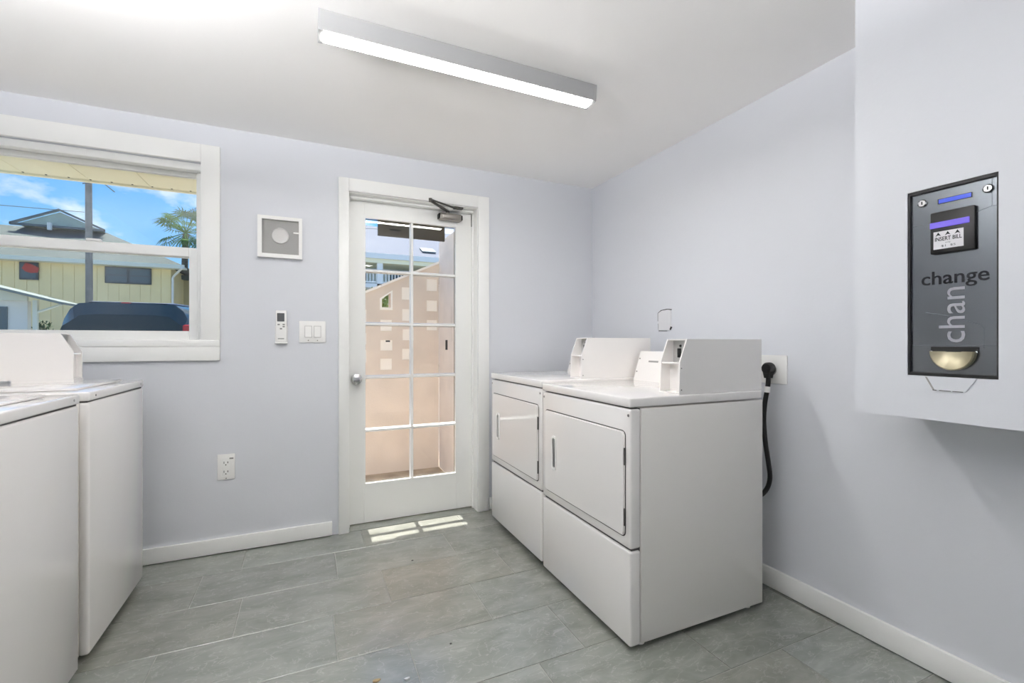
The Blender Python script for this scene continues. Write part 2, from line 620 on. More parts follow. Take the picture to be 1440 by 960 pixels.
# ---- door
door = bpy.data.objects.new('door_1', None)
COL.objects.link(door)
door.location = (.65, 3.0, 0)
struct(door, 'white ten pane glazed door with closer', 'door')
b = MB()
for x0, x1 in ((.178, DX0), (DX1, 1.158)):
    b.box((x0, YB - .018, 0), (x1, YB, 2.174), bev=.003)
b.box((DX0, YB - .018, DZ), (DX1, YB, 2.174), bev=.003)
b.build('casing', M['trim'], door)
b = MB()
b.box((DX0, YB, 0), (DX0 + .004, YO, DZ)).box((DX1 - .004, YB, 0), (DX1, YO, DZ)).box((DX0, YB, DZ - .005), (DX1, YO, DZ))
b.box((DX0 + .004, 3.036, 0), (DX0 + .012, 3.06, DZ - .005)).box((DX1 - .012, 3.045, 0), (DX1 - .004, 3.06, DZ - .005))
b.box((DX0 + .012, 3.015, DZ - .022), (DX1 - .012, 3.06, DZ - .005), bev=.003)
b.build('jamb', M['trim'], door)
MB().box((DX0 + .004, YB, -.003), (DX1 - .004, 3.118, .001)).build('threshold', M['slate'], door)
SX0, SX1, SZ0, SZ1, SY0, SY1 = .243, 1.072, .006, 2.086, 3.065, 3.108
GX0, GX1, GZ0, GZ1 = .338, .958, .250, 1.978
b = MB()
b.box((SX0, SY0, SZ0), (GX0, SY1, SZ1), bev=.002, seg=1).box((GX1, SY0, SZ0), (SX1, SY1, SZ1), bev=.002, seg=1)
b.box((GX0, SY0, SZ0), (GX1, SY1, GZ0), bev=.002, seg=1).box((GX0, SY0, GZ1), (GX1, SY1, SZ1), bev=.002, seg=1)
slab = b.build('door_slab', M['trim'], door)
mcx = (GX0 + GX1) / 2
ph = (GZ1 - GZ0) / 5
def muntin_profile(cy, w):
    return [(cy - .0025, -w), (cy - .020, -w * .5), (cy - .026, -w * .5), (cy - .026, w * .5), (cy - .020, w * .5), (cy - .0025, w),
            (cy + .0025, w), (cy + .008, w * .45), (cy + .008, -w * .45), (cy + .0025, -w)]
cy = SY1 - .009
pr = muntin_profile(cy, .013)
MB().prism([(mcx + q, p) for p, q in pr], 2, GZ0, GZ1).build('muntin', M['trim'], slab)
for i in range(1, 5):
    z = GZ0 + ph * i
    for xa, xb in ((GX0, mcx - .007), (mcx + .007, GX1)):
        MB().prism([(p, z + q) for p, q in pr], 0, xa, xb).build('muntin', M['trim'], slab)
for i in range(5):
    for xa, xb in ((GX0 - .002, mcx - .003), (mcx + .003, GX1 + .002)):
        MB().box((xa, cy - .0015, GZ0 + ph * i + (.003 if i else -.002)), (xb, cy + .0015, GZ0 + ph * (i + 1) - (.003 if i < 4 else -.002))).build('pane', M['pane'], slab)
# thin dark gaskets round the panes
for i in range(5):
    for xa, xb in ((GX0 + .008, mcx - .0058), (mcx + .0058, GX1 - .008)):
        za, zb = GZ0 + ph * i + (.0058 if i else .008), GZ0 + ph * (i + 1) - (.0058 if i < 4 else .008)
        MB().ring([(xa, za), (xb, za), (xb, zb), (xa, zb)], [(xa + .0035, za + .0025), (xb - .0025, za + .0025), (xb - .0025, zb - .004), (xa + .0035, zb - .004)], 1, cy - .0100, cy - .0026).build('gasket', M['gasket'], slab)
# glazing bead round the opening
b = MB()
b.ring([(GX0 - .004, GZ0 - .004), (GX1 + .004, GZ0 - .004), (GX1 + .004, GZ1 + .004), (GX0 - .004, GZ1 + .004)],
       [(GX0 + .008, GZ0 + .008), (GX1 - .008, GZ0 + .008), (GX1 - .008, GZ1 - .008), (GX0 + .008, GZ1 - .008)], 1, SY0 - .003, SY0 + .018)
b.build('glazing_bead', M['trim'], slab)
kn = MB().lathe([(.034, 0), (.034, .006), (.028, .010), (.015, .012), (.013, .03), (.024, .038), (.029, .05), (.026, .060), (.014, .064), (0, .064)], (.292, SY0, .932), 'y', -1)
kn.build('knob', M['chrome'], door)
cl = MB().box((.825, SY0 - .055, 2.004), (.978, SY0, 2.050), bev=.008).box((.845, SY0 - .06, 2.012), (.958, SY0 - .05, 2.040), bev=.004)
cl = cl.build('door_closer', M['closer'], door)
MB().tube([(.885, 3.035, 2.048), (.885, 3.035, 2.068)], .012).tube([(.885, 3.035, 2.066), (.72, 2.86, 2.07)], .009, 8).build('closer_arm', M['darksteel'], cl)
MB().tube([(.72, 2.86, 2.062), (.72, 2.86, 2.084)], .011).tube([(.72, 2.86, 2.078), (.945, 2.995, 2.078)], .006, 8).build('forearm', M['darksteel'], cl)
MB().box((.915, 2.975, 2.078), (.978, 3.013, 2.089), bev=.003).build('bracket', M['darksteel'], cl)
MB().box((.818, SY0 - .054, 2.010), (.8255, SY0 - .004, 2.044), bev=.003).box((.9775, SY0 - .054, 2.010), (.984, SY0 - .004, 2.044), bev=.003).build('end_cap', M['black'], cl)
for z0 in (1.985, 1.02, .20):
    MB().tube([(1.0685, SY0 - .006, z0), (1.0685, SY0 - .006, z0 + .088)], .006, 10).build('hinge', M['darksteel'] if z0 > 1.5 else M['trim'], door)

# ================================================================== CEILING LAMPS
def ceiling_lamp(x0, x1, y, label):
    t = thing('ceiling_lamp', ((x0 + x1) / 2, y, ZC), label, 'lamp')
    b = MB()
    b.prism([(y - .047, ZC - .001), (y - .040, ZC - .070), (y - .034, ZC - .070), (y - .034, ZC - .03), (y + .034, ZC - .03), (y + .034, ZC - .070), (y + .040, ZC - .070), (y + .047, ZC - .001)], 0, x0, x1)
    b.build('housing', M['lamp_body'], t)
    d = MB()
    d.prism([(y - .0335, ZC - .031), (y - .0335, ZC - .072), (y - .020, ZC - .080), (y + .020, ZC - .080), (y + .0335, ZC - .072), (y + .0335, ZC - .031)], 0, x0 + .012, x1 - .012)
    d.build('diffuser', M['diffuser'], t)
    for xa, xb in ((x0 - .006, x0 + .011), (x1 - .011, x1 + .006)):
        MB().prism([(y - .047, ZC - .001), (y - .041, ZC - .073), (y + .041, ZC - .073), (y + .047, ZC - .001)], 0, xa, xb).build('end_cap', M['lamp_body'], t)
    return t
ceiling_lamp(.045, 1.222, 1.812, 'long white LED batten lamp on the ceiling')
# unseen battens added to brighten the ceiling: one over the washers at the left, one over the viewer
def added_fill_lamp(a, c, label, up, down):
    x0, y0 = a
    x1, y1 = c
    t = thing('added_fill_lamp', ((x0 + x1) / 2, (y0 + y1) / 2, ZC), label, 'lamp')
    MB().box((x0, y0, 2.06), (x1, y1, 2.10), bev=.006).build('housing', M['lamp_body'], t)
    MB().box((x0 + .01, y0 + .01, 2.1005), (x1 - .01, y1 - .01, 2.106)).build('upper_lens', up, t)
    MB().box((x0 + .01, y0 + .01, 2.054), (x1 - .01, y1 - .01, 2.0595)).build('lower_lens', down, t)
    for f in (.2, .8):
        cx, cy_ = ((x0 + x1) / 2, y0 + (y1 - y0) * f) if y1 - y0 > x1 - x0 else (x0 + (x1 - x0) * f, (y0 + y1) / 2)
        MB().tube([(cx, cy_, 2.1065), (cx, cy_, ZC - .001)], .004, 8).build('hanger', M['steel'], t)
added_fill_lamp((-.86, .25), (-.74, 1.40), 'added unseen batten lamp over the washers, brightening the ceiling', M['fill_up'], M['fill_down'])
added_fill_lamp((-.30, .30), (.75, .42), 'added unseen batten lamp over the viewer, brightening the ceiling', M['viewer_fill'], M['fill_down'])

# ================================================================== DRYERS
def make_dryer(y0, y1, label):
    """front faces -x; built in world coordinates for the near one"""
    X0, X1 = 1.108, 1.832
    yc = (y0 + y1) / 2
    t = thing('dryer', (1.47, yc, 0), label, 'dryer', 'coin operated dryers')
    MB().box((X0 + .052, y0, .022), (X1, y1, .915), bev=.004).build('cabinet', M['enamel_side'], t)
    MB().box((X0 + .012, y0 + .010, .024), (X0 + .054, y1 - .010, .915)).build('inner_frame', M['seam'], t)
    MB().box((X0, y0 + .001, .385), (X0 + .050, y1 - .001, .914), bev=.009, seg=3).build('front_panel', M['enamel'], t)
    MB().box((X0, y0 + .001, .017), (X0 + .050, y1 - .001, .376), bev=.009, seg=3).build('kick_panel', M['enamel'], t)
    MB().box((X0 - .003, y0 - .001, .920), (X1 - .004, y1 + .001, .957), bev=.007, seg=3).build('lid', M['enamel'], t)
    # door with a dark seam all round
    dy0, dy1, dz0, dz1 = y0 + .031, y1 - .037, .428, .826
    MB().prism(rrect(dy0 - .0042, dz0 - .0042, dy1 + .0042, dz1 + .0042, .021), 0, X0 - .0012, X0 + .004).build('door_seam_plate', M['seam'], t)  # dark plate colours in the shaded gap round the door
    dm = MB().ring(rrect(dy0, dz0, dy1, dz1, .018), rrect(dy0 + .004, dz0 + .004, dy1 - .004, dz1 - .004, .015), 0, X0 - .004, X0 - .0012)
    dm.prism(rrect(dy0 + .004, dz0 + .004, dy1 - .004, dz1 - .004, .015), 0, X0 - .0075, X0 - .0012)
    dd = dm.build('door', M['enamel'], t)
    hy, hz0, hz1 = dy1 - .100, .548, .712
    MB().ring(rrect(hy - .020, hz0, hy + .020, hz1, .012, 4), rrect(hy - .012, hz0 + .012, hy + .012, hz1 - .012, .008, 4), 0, X0 - .013, X0 - .0076).build('handle_frame', M['plate'], dd)
    MB().box((X0 - .0085, hy - .012, hz0 + .012), (X0 - .0077, hy + .012, hz1 - .012)).tube([(X0 - .0095, hy - .006, hz0 + .014), (X0 - .0095, hy - .006, hz1 - .014)], .005, 8).build('handle', M['steel'], dd)
    for z in (.700, .470):
        MB().tube([(X0 - .006, dy0 - .0035, z), (X0 - .006, dy0 - .0035, z + .065)], .0035, 8).build('hinge', M['darksteel'], t)
    for y in (y0 + .013, y1 - .016):
        MB().lathe([(.006, 0), (.005, .0015), (0, .002)], (X0, y, .890), 'x', -1, 10).build('screw', M['screw'], t)
    for fx in (X0 + .075, X1 - .06):
        for fy in (y0 + .04, y1 - .04):
            MB().tube([(fx, fy, .0005), (fx, fy, .010), (fx, fy, .0101), (fx, fy, .024)], [.019, .019, .010, .010], 12).build('foot', M['plate'], t)
    # control console with sloping face along the back
    MB().prism([(1.682, .957), (1.733, 1.118), (1.815, 1.118), (1.815, .957)], 1, y0 + .125, y1 - .010).build('console', M['enamel'], t)
    n = Vector((1.733 - 1.682, 0, 1.118 - .957)).normalized()
    def onface(u, v):                       # u along y, v up the slope
        return Vector((1.682, u, .957)) + n * v
    for u, v in ((y1 - .022, .125), (y1 - .022, .050)):
        MB().lathe([(.0045, 0), (.004, .0015), (0, .002)], onface(u, v), 'x', -1, 8).build('console_screw', M['screw'], t)
    for v in (.117, .096, .074):
        MB().lathe([(.0065, 0), (.006, .003), (0, .0035)], onface(y0 + .478, v), 'x', -1, 10).build('button', M['grey_panel'], t)
    p, q = onface(y0 + .600, .106), onface(y0 + .525, .116)
    MB().prism([(p.x - .0012, p.z), (q.x - .0012, q.z), (q.x + .002, q.z), (p.x + .002, p.z)], 1, y0 + .525, y0 + .600).build('badge', M['grey_panel'], t)
    # coin box on the right hand end
    cx0, cx1, cz0, cz1, cy0, cy1 = 1.356, 1.834, .9575, 1.180, y0 + .008, y0 + .120
    prof = [(cx0, cz0), (cx0 + .004, 1.088), (cx0 + .042, cz1), (cx1, cz1), (cx1, cz0)]
    b = MB()
    b.prism(prof, 1, cy0, cy0 + .006).prism(prof, 1, cy1 - .006, cy1)
    b.box((cx0 + .042, cy0 + .006, cz1 - .005), (cx1, cy1 - .006, cz1))
    b.box((cx1 - .006, cy0 + .006, cz0), (cx1, cy1 - .006, cz1 - .005))
    b.box((cx0 + .006, cy0 + .006, 1.078), (cx0 + .09, cy1 - .006, 1.086), bev=.002, seg=1)
    b.box((cx0 + .002, cy0 + .006, cz0), (cx0 + .09, cy1 - .006, cz0 + .006))
    cb = b.build('coin_box', M['enamel'], t)
    MB().box((cx0 + .072, cy0 + .006, 1.086), (cx0 + .078, cy1 - .006, cz1 - .005)).build('slide_plate', M['slide'], cb)
    sl = MB().box((cx0 + .062, cy0 + .062, 1.103), (cx0 + .072, cy0 + .076, 1.142), bev=.002, seg=1)
    sl.lathe([(.006, 0), (.005, .003), (0, .003)], (cx0 + .072, cy0 + .066, 1.152), 'x', -1, 10)
    sl.build('coin_slot', M['black'], cb)
    MB().box((cx0 + .052, cy0 + .006, cz0 + .006), (cx0 + .058, cy1 - .006, 1.078)).build('vault_door', M['enamel'], cb)
    MB().lathe([(.010, 0), (.010, .004), (.006, .005), (.006, .002), (0, .002)], (cx0 + .052, cy0 + .03, 1.030), 'x', -1, 14).build('vault_lock', M['steel'], cb)
    for z in (cz0 + .018, cz0 + .105):
        MB().lathe([(.003, 0), (.0025, .0012), (0, .0015)], (cx0 + .012, cy0, z), 'y', -1, 8).build('box_screw', M['screw'], cb)
    return t
D1 = make_dryer(1.376, 2.074, 'white coin dryer nearest the viewer, its grey side facing us')
D2 = copy_tree(D1, (0, .712, .012))
D2['label'] = 'white coin dryer farther back, next to the glazed door'
for c in D2.children:
    if c.name.startswith('foot'):
        c.scale = (1, 1, 1)

# ================================================================== WASHERS
def make_washer(y0, y1, label):
    """front faces +x"""
    X0, X1 = -.722, -1.415
    t = thing('washer', (-1.07, (y0 + y1) / 2, 0), label, 'washer', 'coin operated washers')
    MB().box((X0 - .030, y0, .026), (X1, y1, .948), bev=.004).build('cabinet', M['enamel_side'], t)
    MB().box((X0 - .032, y0 + .002, .026), (X0, y1 - .002, .948), bev=.010, seg=3).build('front_panel', M['enamel'], t)
    MB().box((X0 - .006, y0 + .006, .947), (X1 + .01, y1 - .006, .954)).build('top_gap', M['seam'], t)
    MB().box((X0 + .002, y0 - .001, .952), (X1, y1 + .001, .986), bev=.007, seg=3).build('top', M['enamel'], t)
    MB().box((X0 - .06, y0 + .07, .9865), (X0 - .46, y1 - .07, .996), bev=.008, seg=2).build('lid', M['enamel'], t)
    MB().box((X1 + .01, y0 + .01, .986), (X0 - .475, y1 - .01, 1.006), bev=.005, seg=2).build('rear_deck', M['enamel'], t)
    MB().prism([(X1 + .13, 1.006), (X1 + .085, 1.165), (X1 + .015, 1.165), (X1 + .015, 1.006)], 1, y0 + .012, y1 - .13).build('console', M['enamel'], t)
    for y in (y0 + .055, y1 - .045):
        MB().lathe([(.0045, 0), (.004, .0015), (0, .002)], (X0 + .002, y, .969), 'x', 1, 8).build('screw', M['screw'], t)
    for fx in (X0 - .08, X1 + .06):
        for fy in (y0 + .05, y1 - .05):
            MB().tube([(fx, fy, .0005), (fx, fy, .012), (fx, fy, .0121), (fx, fy, .028)], [.02, .02, .011, .011], 12).build('foot', M['rubber'], t)
    cx0, cx1, cz0, cz1 = -.918, -1.405, 1.0065, 1.205
    cy0, cy1 = y1 - .180, y1 - .092
    prof = [(cx0, cz0), (cx0, 1.125), (cx0 - .042, cz1), (cx1, cz1), (cx1, cz0)]
    b = MB()
    b.prism(prof, 1, cy0, cy0 + .005).prism(prof, 1, cy1 - .005, cy1)
    b.box((cx0 - .042, cy0 + .005, cz1 - .005), (cx1, cy1 - .005, cz1))
    b.box((cx1 + .006, cy0 + .005, cz0), (cx1, cy1 - .005, cz1 - .005))
    b.box((cx0 - .004, cy0 + .005, 1.112), (cx0 - .09, cy1 - .005, 1.120), bev=.002, seg=1)
    b.box((cx0 - .002, cy0 + .005, cz0), (cx0 - .09, cy1 - .005, cz0 + .006))
    cb = b.build('coin_box', M['enamel'], t)
    MB().box((cx0 - .050, cy0 + .005, 1.120), (cx0 - .056, cy1 - .005, cz1 - .005)).build('slide_plate', M['steel'], cb)
    MB().box((cx0 - .050, cy0 + .034, 1.135), (cx0 - .040, cy0 + .044, 1.165), bev=.002, seg=1).build('coin_slot', M['black'], cb)
    MB().box((cx0 - .020, cy0 + .005, cz0 + .006), (cx0 - .026, cy1 - .005, 1.112)).build('vault_door', M['enamel'], cb)
    MB().lathe([(.009, 0), (.009, .004), (.005, .005), (0, .003)], (cx0 - .020, cy0 + .04, 1.05), 'x', 1, 14).build('vault_lock', M['steel'], cb)
    # the machine stands in a box; raise the prism's back edge onto the deck
    MB().box((cx0 + .002, cy0 - .002, .9865), (X1 + .30, cy1 + .002, 1.0064)).build('box_foot', M['enamel'], t)
    return t
W1 = make_washer(2.145, 2.755, 'white coin washer under the window, with the coin box in view')
W2 = copy_tree(W1, (0, -.685, 0))
W2['label'] = 'white coin washer at the left edge, nearest the viewer'

# ================================================================== CHANGE MACHINE
MX = 1.69
cm = thing('change_machine', (MX, .675, MZ0), 'dark grey metal change machine set in the drywall box', 'change machine')
b = MB()
b.ring([(MY0 + .0005, MZ0 + .0005), (MY1 - .0005, MZ0 + .0005), (MY1 - .0005, MZ1 - .0005), (MY0 + .0005, MZ1 - .0005)],
       [(MY0 + .004, MZ0 + .010), (MY1 - .006, MZ0 + .010), (MY1 - .006, MZ1 - .010), (MY0 + .004, MZ1 - .010)], 0, BX + .002, MX + .10)
b.build('frame', M['black'], cm)
fp = MB().box((MX, MY0 + .004, MZ0 + .010), (MX + .02, MY1 - .006, MZ1 - .010)).build('face_panel', M['face'], cm)
def strip(pts, w=.0012):
    s = MB()
    for (ya, za), (yb, zb) in zip(pts, pts[1:]):
        d = Vector((0, yb - ya, zb - za)).normalized()
        q = Vector((0, -d.z, d.y)) * w / 2
        A, B = Vector((MX - .0004, ya, za)), Vector((MX - .0004, yb, zb))
        s.poly([A - q, B - q, B + q, A + q])
    return s
strip([(.768, 1.518), (.718, 1.516)]).build('engraved_line', M['linework'], cm)
strip([(.766, 1.518), (.766, 1.20)]).build('engraved_line', M['linework'], cm)
strip([(.590, 1.608), (.590, 1.535), (.580, 1.535)]).build('engraved_line', M['linework'], cm)
strip([(.622, 1.527), (.590, 1.535)]).build('engraved_line', M['linework'], cm)
strip([(.735, 1.255), (.690, 1.245), (.612, 1.215), (.606, 1.205), (.606, 1.150)]).build('engraved_line', M['linework'], cm)
strip([(.768, 1.158), (.580, 1.158)]).build('engraved_line', M['linework'], cm)
for y, z in ((.742, 1.583), (.597, 1.584)):
    lo = MB().lathe([(.0115, 0), (.0115, .004), (.0095, .007), (.0085, .0055), (0, .0055)], (MX, y, z), 'x', -1, 20).build('lock', M['chrome'], cm)
    MB().box((MX - .0066, y - .0012, z - .004), (MX - .0056, y + .0012, z + .005)).build('keyhole', M['black'], lo)
MB().box((MX - .0015, .630, 1.5705), (MX, .706, 1.585)).build('display_bezel', M['black'], cm)
MB().box((MX - .0022, .632, 1.572), (MX - .0015, .7035, 1.5835)).build('display', M['blue_led'], cm)
val = MB().box((MX - .012, .620, 1.424), (MX, .720, 1.546), bev=.004).build('bill_validator', M['black'], cm)
MB().box((MX - .0150, .631, 1.499), (MX - .012, .719, 1.516), bev=.001, seg=1).build('bill_slot', M['violet_led'], val)
MB().box((MX - .0128, .644, 1.437), (MX - .012, .711, 1.488)).build('bill_label', M['label'], val)
text('lettering', 'INSERT BILL', .060, M['ink'], (MX - .0130, .7075, 1.4605), (0, -1, 0), (0, 0, 1), val, height=.0115, bold=.012, depth=.0002)
text('lettering', '$1  $5', .032, M['linework'], (MX - .0130, .693, 1.4425), (0, -1, 0), (0, 0, 1), val, height=.0065, depth=.0002)
text('lettering', 'only', .012, M['linework'], (MX - .0130, .684, 1.4525), (0, -1, 0), (0, 0, 1), val, height=.0042, depth=.0002)
for y in (.700, .6785, .657):
    a = MB()
    a.prism([(y - .0065, 1.4745), (y - .0035, 1.479), (y, 1.4855), (y + .0035, 1.479), (y + .0065, 1.4745), (y, 1.4775)], 0, MX - .0132, MX - .0128)
    a.build('arrow', M['ink'], val)
text('lettering', 'change', .150, M['ink'], (MX - .0006, .745, 1.3365), (0, -1, 0), (0, 0, 1), cm, bold=.008)
text('lettering', 'chan', .158, M['ghost'], (MX - .0005, .646, 1.166), (0, 0, 1), (0, 1, 0), cm, height=.058)
# coin cup
MB().box((MX - .003, .616, 1.139), (MX + .001, .722, 1.153), bev=.001, seg=1).build('payout_slot', M['black'], cm)
b = MB()
cyy, czz, R = .6695, 1.140, .050
rings = []
for r, d in ((1.0, 0.0), (1.0, -.016), (.94, -.019), (.86, -.016), (.60, -.006), (.30, -.002), (.0, -.001)):
    rings.append([b.bm.verts.new((MX + d, cyy + R * r * math.cos(math.radians(180 + 180 * i / 20)), czz + R * 1.08 * r * math.sin(math.radians(180 + 180 * i / 20)))) for i in range(21)])
for a, c in zip(rings, rings[1:]):
    for i in range(20):
        try:
            b.bm.faces.new((a[i], a[i + 1], c[i + 1], c[i]))
        except ValueError:
            pass
bmesh.ops.remove_doubles(b.bm, verts=b.bm.verts[:], dist=1e-5)
b.build('coin_cup', M['brass'], cm)
for y in (.719, .620):
    MB().lathe([(.004, 0), (.003, .003), (0, .004)], (MX - .003, y, 1.1385), 'x', -1, 8).build('rivet', M['chrome'], cm)

# ================================================================== THINGS ON THE WALLS
# grey panel in a white frame
t = thing('framed_panel', (-.138, YB, 1.772), 'white square frame with grey panel and round disc beside the window', 'frame')
b = MB()
fo = [(-.253, 1.654), (-.023, 1.654), (-.023, 1.891), (-.253, 1.891)]
fi = [(-.231, 1.676), (-.041, 1.676), (-.041, 1.872), (-.231, 1.872)]
b.ring(fo, fi, 1, YB - .030, YB - .0005)
b.build('frame', M['plate'], t)
MB().box((-.232, YB - .012, 1.675), (-.040, YB - .001, 1.873)).build('grey_panel', M['grey_panel'], t)
MB().lathe([(.046, 0), (.046, .006), (.042, .010), (.038, .008), (0, .009)], (-.138, YB - .012, 1.782), 'y', -1, 32).build('disc', M['disc'], t)
MB().box((-.070, YB - .0128, 1.803), (-.042, YB - .012, 1.811)).build('tab', M['plate'], t)
# remote
t = thing('remote_control', (-.132, YB, 1.165), 'white remote control with grey screen in a wall holder', 'remote control')
MB().box((-.162, YB - .022, 1.168), (-.104, YB - .004, 1.352), bev=.006).build('body', M['plate'], t)
MB().box((-.154, YB - .0235, 1.288), (-.116, YB - .0215, 1.336), bev=.001, seg=1).build('screen', M['lcd'], t)
for x, z in ((-.146, 1.270), (-.120, 1.270), (-.120, 1.258), (-.134, 1.246)):
    MB().box((x - .006, YB - .0238, z - .004), (x + .006, YB - .0215, z + .004), bev=.001, seg=1).build('button', M['grey_panel'], t)
MB().box((-.150, YB - .0232, 1.186), (-.118, YB - .0215, 1.191)).build('lettering', M['grey_panel'], t)
b = MB().box((-.166, YB - .004, 1.164), (-.100, YB - .0005, 1.262), bev=.001, seg=1).box((-.166, YB - .028, 1.160), (-.100, YB - .0005, 1.1675), bev=.002, seg=1)
b.build('holder', M['plate'], t)
# light switch
t = thing('light_switch', (.034, YB, 1.229), 'white double rocker light switch left of the door', 'switch')
MB().box((-.040, YB - .007, 1.166), (.106, YB - .0005, 1.294), bev=.003).build('plate', M['plate'], t)
for x in (.010, .060):
    MB().box((x - .020, YB - .009, 1.196), (x + .020, YB - .0065, 1.266)).build('rocker_frame', M['disc'], t)  # darker tone paints in the faint shade round the rocker
    MB().prism([(YB - .0085, 1.199), (YB - .014, 1.199), (YB - .010, 1.263), (YB - .0085, 1.263)], 0, x - .017, x + .017).build('rocker', M['plate'], t)
    MB().lathe([(.003, 0), (0, .001)], (x, YB - .007, 1.179), 'y', -1, 8).build('screw', M['screw'], t)
# duplex outlet
t = thing('power_outlet', (-.406, YB, .474), 'white duplex power outlet low on the wall left of the door', 'outlet')
MB().box((-.449, YB - .007, .404), (-.365, YB - .0005, .546), bev=.003).build('plate', M['plate'], t)
MB().box((-.428, YB - .009, .424), (-.386, YB - .0065, .526), bev=.003).build('receptacle', M['trim'], t)
for z in (.500, .450):
    b = MB().box((-.418, YB - .0096, z - .006), (-.4155, YB - .0088, z + .006)).box((-.400, YB - .0096, z - .005), (-.397, YB - .0088, z + .005))
    b.lathe([(.003, 0), (0, .0006)], (-.408, YB - .0092, z - .013), 'y', -1, 8)
    b.build('socket_slot', M['black'], t)
MB().box((-.391, YB - .0094, .517), (-.372, YB - .0068, .525)).build('reset_tab', M['grey_panel'], t)
MB().lathe([(.003, 0), (0, .001)], (-.407, YB - .007, .412), 'y', -1, 8).build('screw', M['screw'], t)
# dryer outlet on the right wall
t = thing('dryer_outlet', (XR, 1.46, 1.037), 'wide white outlet plate on the right wall behind the near dryer', 'outlet')
MB().box((XR - .008, 1.394, .972), (XR - .0005, 1.532, 1.106), bev=.003).build('plate', M['plate'], t)
MB().lathe([(.026, 0), (.026, .003), (0, .003)], (XR - .008, 1.470, 1.037), 'x', -1, 24).build('receptacle', M['grey_panel'], t)
b = MB()
b.lathe([(.0, .0), (.024, .0), (.029, .006), (.029, .026), (.023, .036), (0, .037)], (XR - .0115, 1.470, 1.043), 'x', -1, 20)
b.prism([(1.450, 1.035), (1.490, 1.035), (1.481, .998), (1.459, .998)], 0, XR - .045, XR - .014)
plug_bm = b
path = [(1.995, 1.470, 1.002), (1.994, 1.470, .975), (1.990, 1.472, .94), (1.985, 1.480, .88), (1.98, 1.482, .80), (1.98, 1.475, .70), (1.985, 1.462, .60), (1.99, 1.458, .53), (1.985, 1.470, .475), (1.96, 1.495, .435), (1.92, 1.56, .41), (1.885, 1.63, .40)]
def smooth_path(p, n=5):
    P = [Vector(q) for q in p]
    out = []
    for i in range(len(P) - 1):
        a, b_, c, d = P[max(i - 1, 0)], P[i], P[i + 1], P[min(i + 2, len(P) - 1)]
        for s in range(n):
            u = s / n
            out.append(.5 * ((2 * b_) + (c - a) * u + (2 * a - 5 * b_ + 4 * c - d) * u * u + (3 * b_ - a - 3 * c + d) * u ** 3))
    out.append(P[-1])
    return out
cord = MB().tube(smooth_path(path), .0105, 12).build('power_cord', M['rubber'], D1)
cord['label'] = 'thick black power cord hanging behind the dryer'
plug_bm.build('plug', M['rubber'], cord)
MB().tube([(1.9915, 1.4715, .958), (1.9895, 1.4725, .930)], .0125, 12).build('cord_tag', M['plate'], cord)
# crumbs on the floor
def crumb(name, x, y, r, h, m, label, cat):
    b = MB()
    pts = [(x + r * random.uniform(.6, 1.1) * math.cos(a * math.pi / 3.5), y + r * .5 * random.uniform(.6, 1.1) * math.sin(a * math.pi / 3.5)) for a in range(7)]
    b.prism(pts, 2, .0005, h)
    tag(b.build(name, m), label, cat)
crumb('dried_leaf', 0.221, 1.624, .016, .004, M['leaf_bit'], 'curled brown leaf bit on the tiles at the bottom of the picture', 'leaf')
crumb('plaster_chip', 0.317, 1.588, .012, .005, M['patch'], 'small white plaster chip on the tiles beside the leaf bit', 'chip')
crumb('dirt_speck', 0.509, 1.706, .006, .003, M['patch_edge'], 'dark dirt speck on the tiles beside the near dryer', 'speck')
crumb('dirt_speck', 0.517, 2.442, .007, .003, M['patch_edge'], 'dark dirt speck on a tile joint in front of the door', 'speck')
# filled hole in the right wall
pt = MB().prism(rrect(2.130, 1.242, 2.243, 1.364, .012, 3), 0, XR - .003, XR).build('patched_hole', M['patch'], wall_right)
pt['label'] = 'white filled hole with ragged black edges'
b = MB()
for (ya, za, yb, zb, w) in ((2.128, 1.366, 2.165, 1.371, .005), (2.165, 1.371, 2.215, 1.367, .004), (2.215, 1.367, 2.243, 1.352, .005), (2.2445, 1.352, 2.2445, 1.300, .003),
                            (2.243, 1.285, 2.240, 1.246, .002), (2.238, 1.240, 2.165, 1.238, .004), (2.128, 1.262, 2.139, 1.244, .013)):
    d = Vector((0, yb - ya, zb - za)).normalized()
    q = Vector((0, -d.z, d.y)) * w / 2
    A, B = Vector((0, ya, za)), Vector((0, yb, zb))
    pts = [(A - q), (B - q * .6), (B + q * .7), (A + q)]
    b.prism([(p.y, p.z) for p in pts], 0, XR - .0036, XR - .0002)
b.build('ragged_edge', M['patch_edge'], pt)

# ================================================================== OUTDOORS
gr = MB().box((-60, 3.125, -.30), (60, 90, -.07)).build('ground', M['asphalt'], smooth=False)
struct(gr, 'grey asphalt yard outside the building', 'ground')
pa = struct(MB().box((-.9, 3.125, -.07), (1.35, 4.9, -.045)).build('patio', M['patio'], smooth=False), 'stained brown concrete outside the glazed door', 'patio')

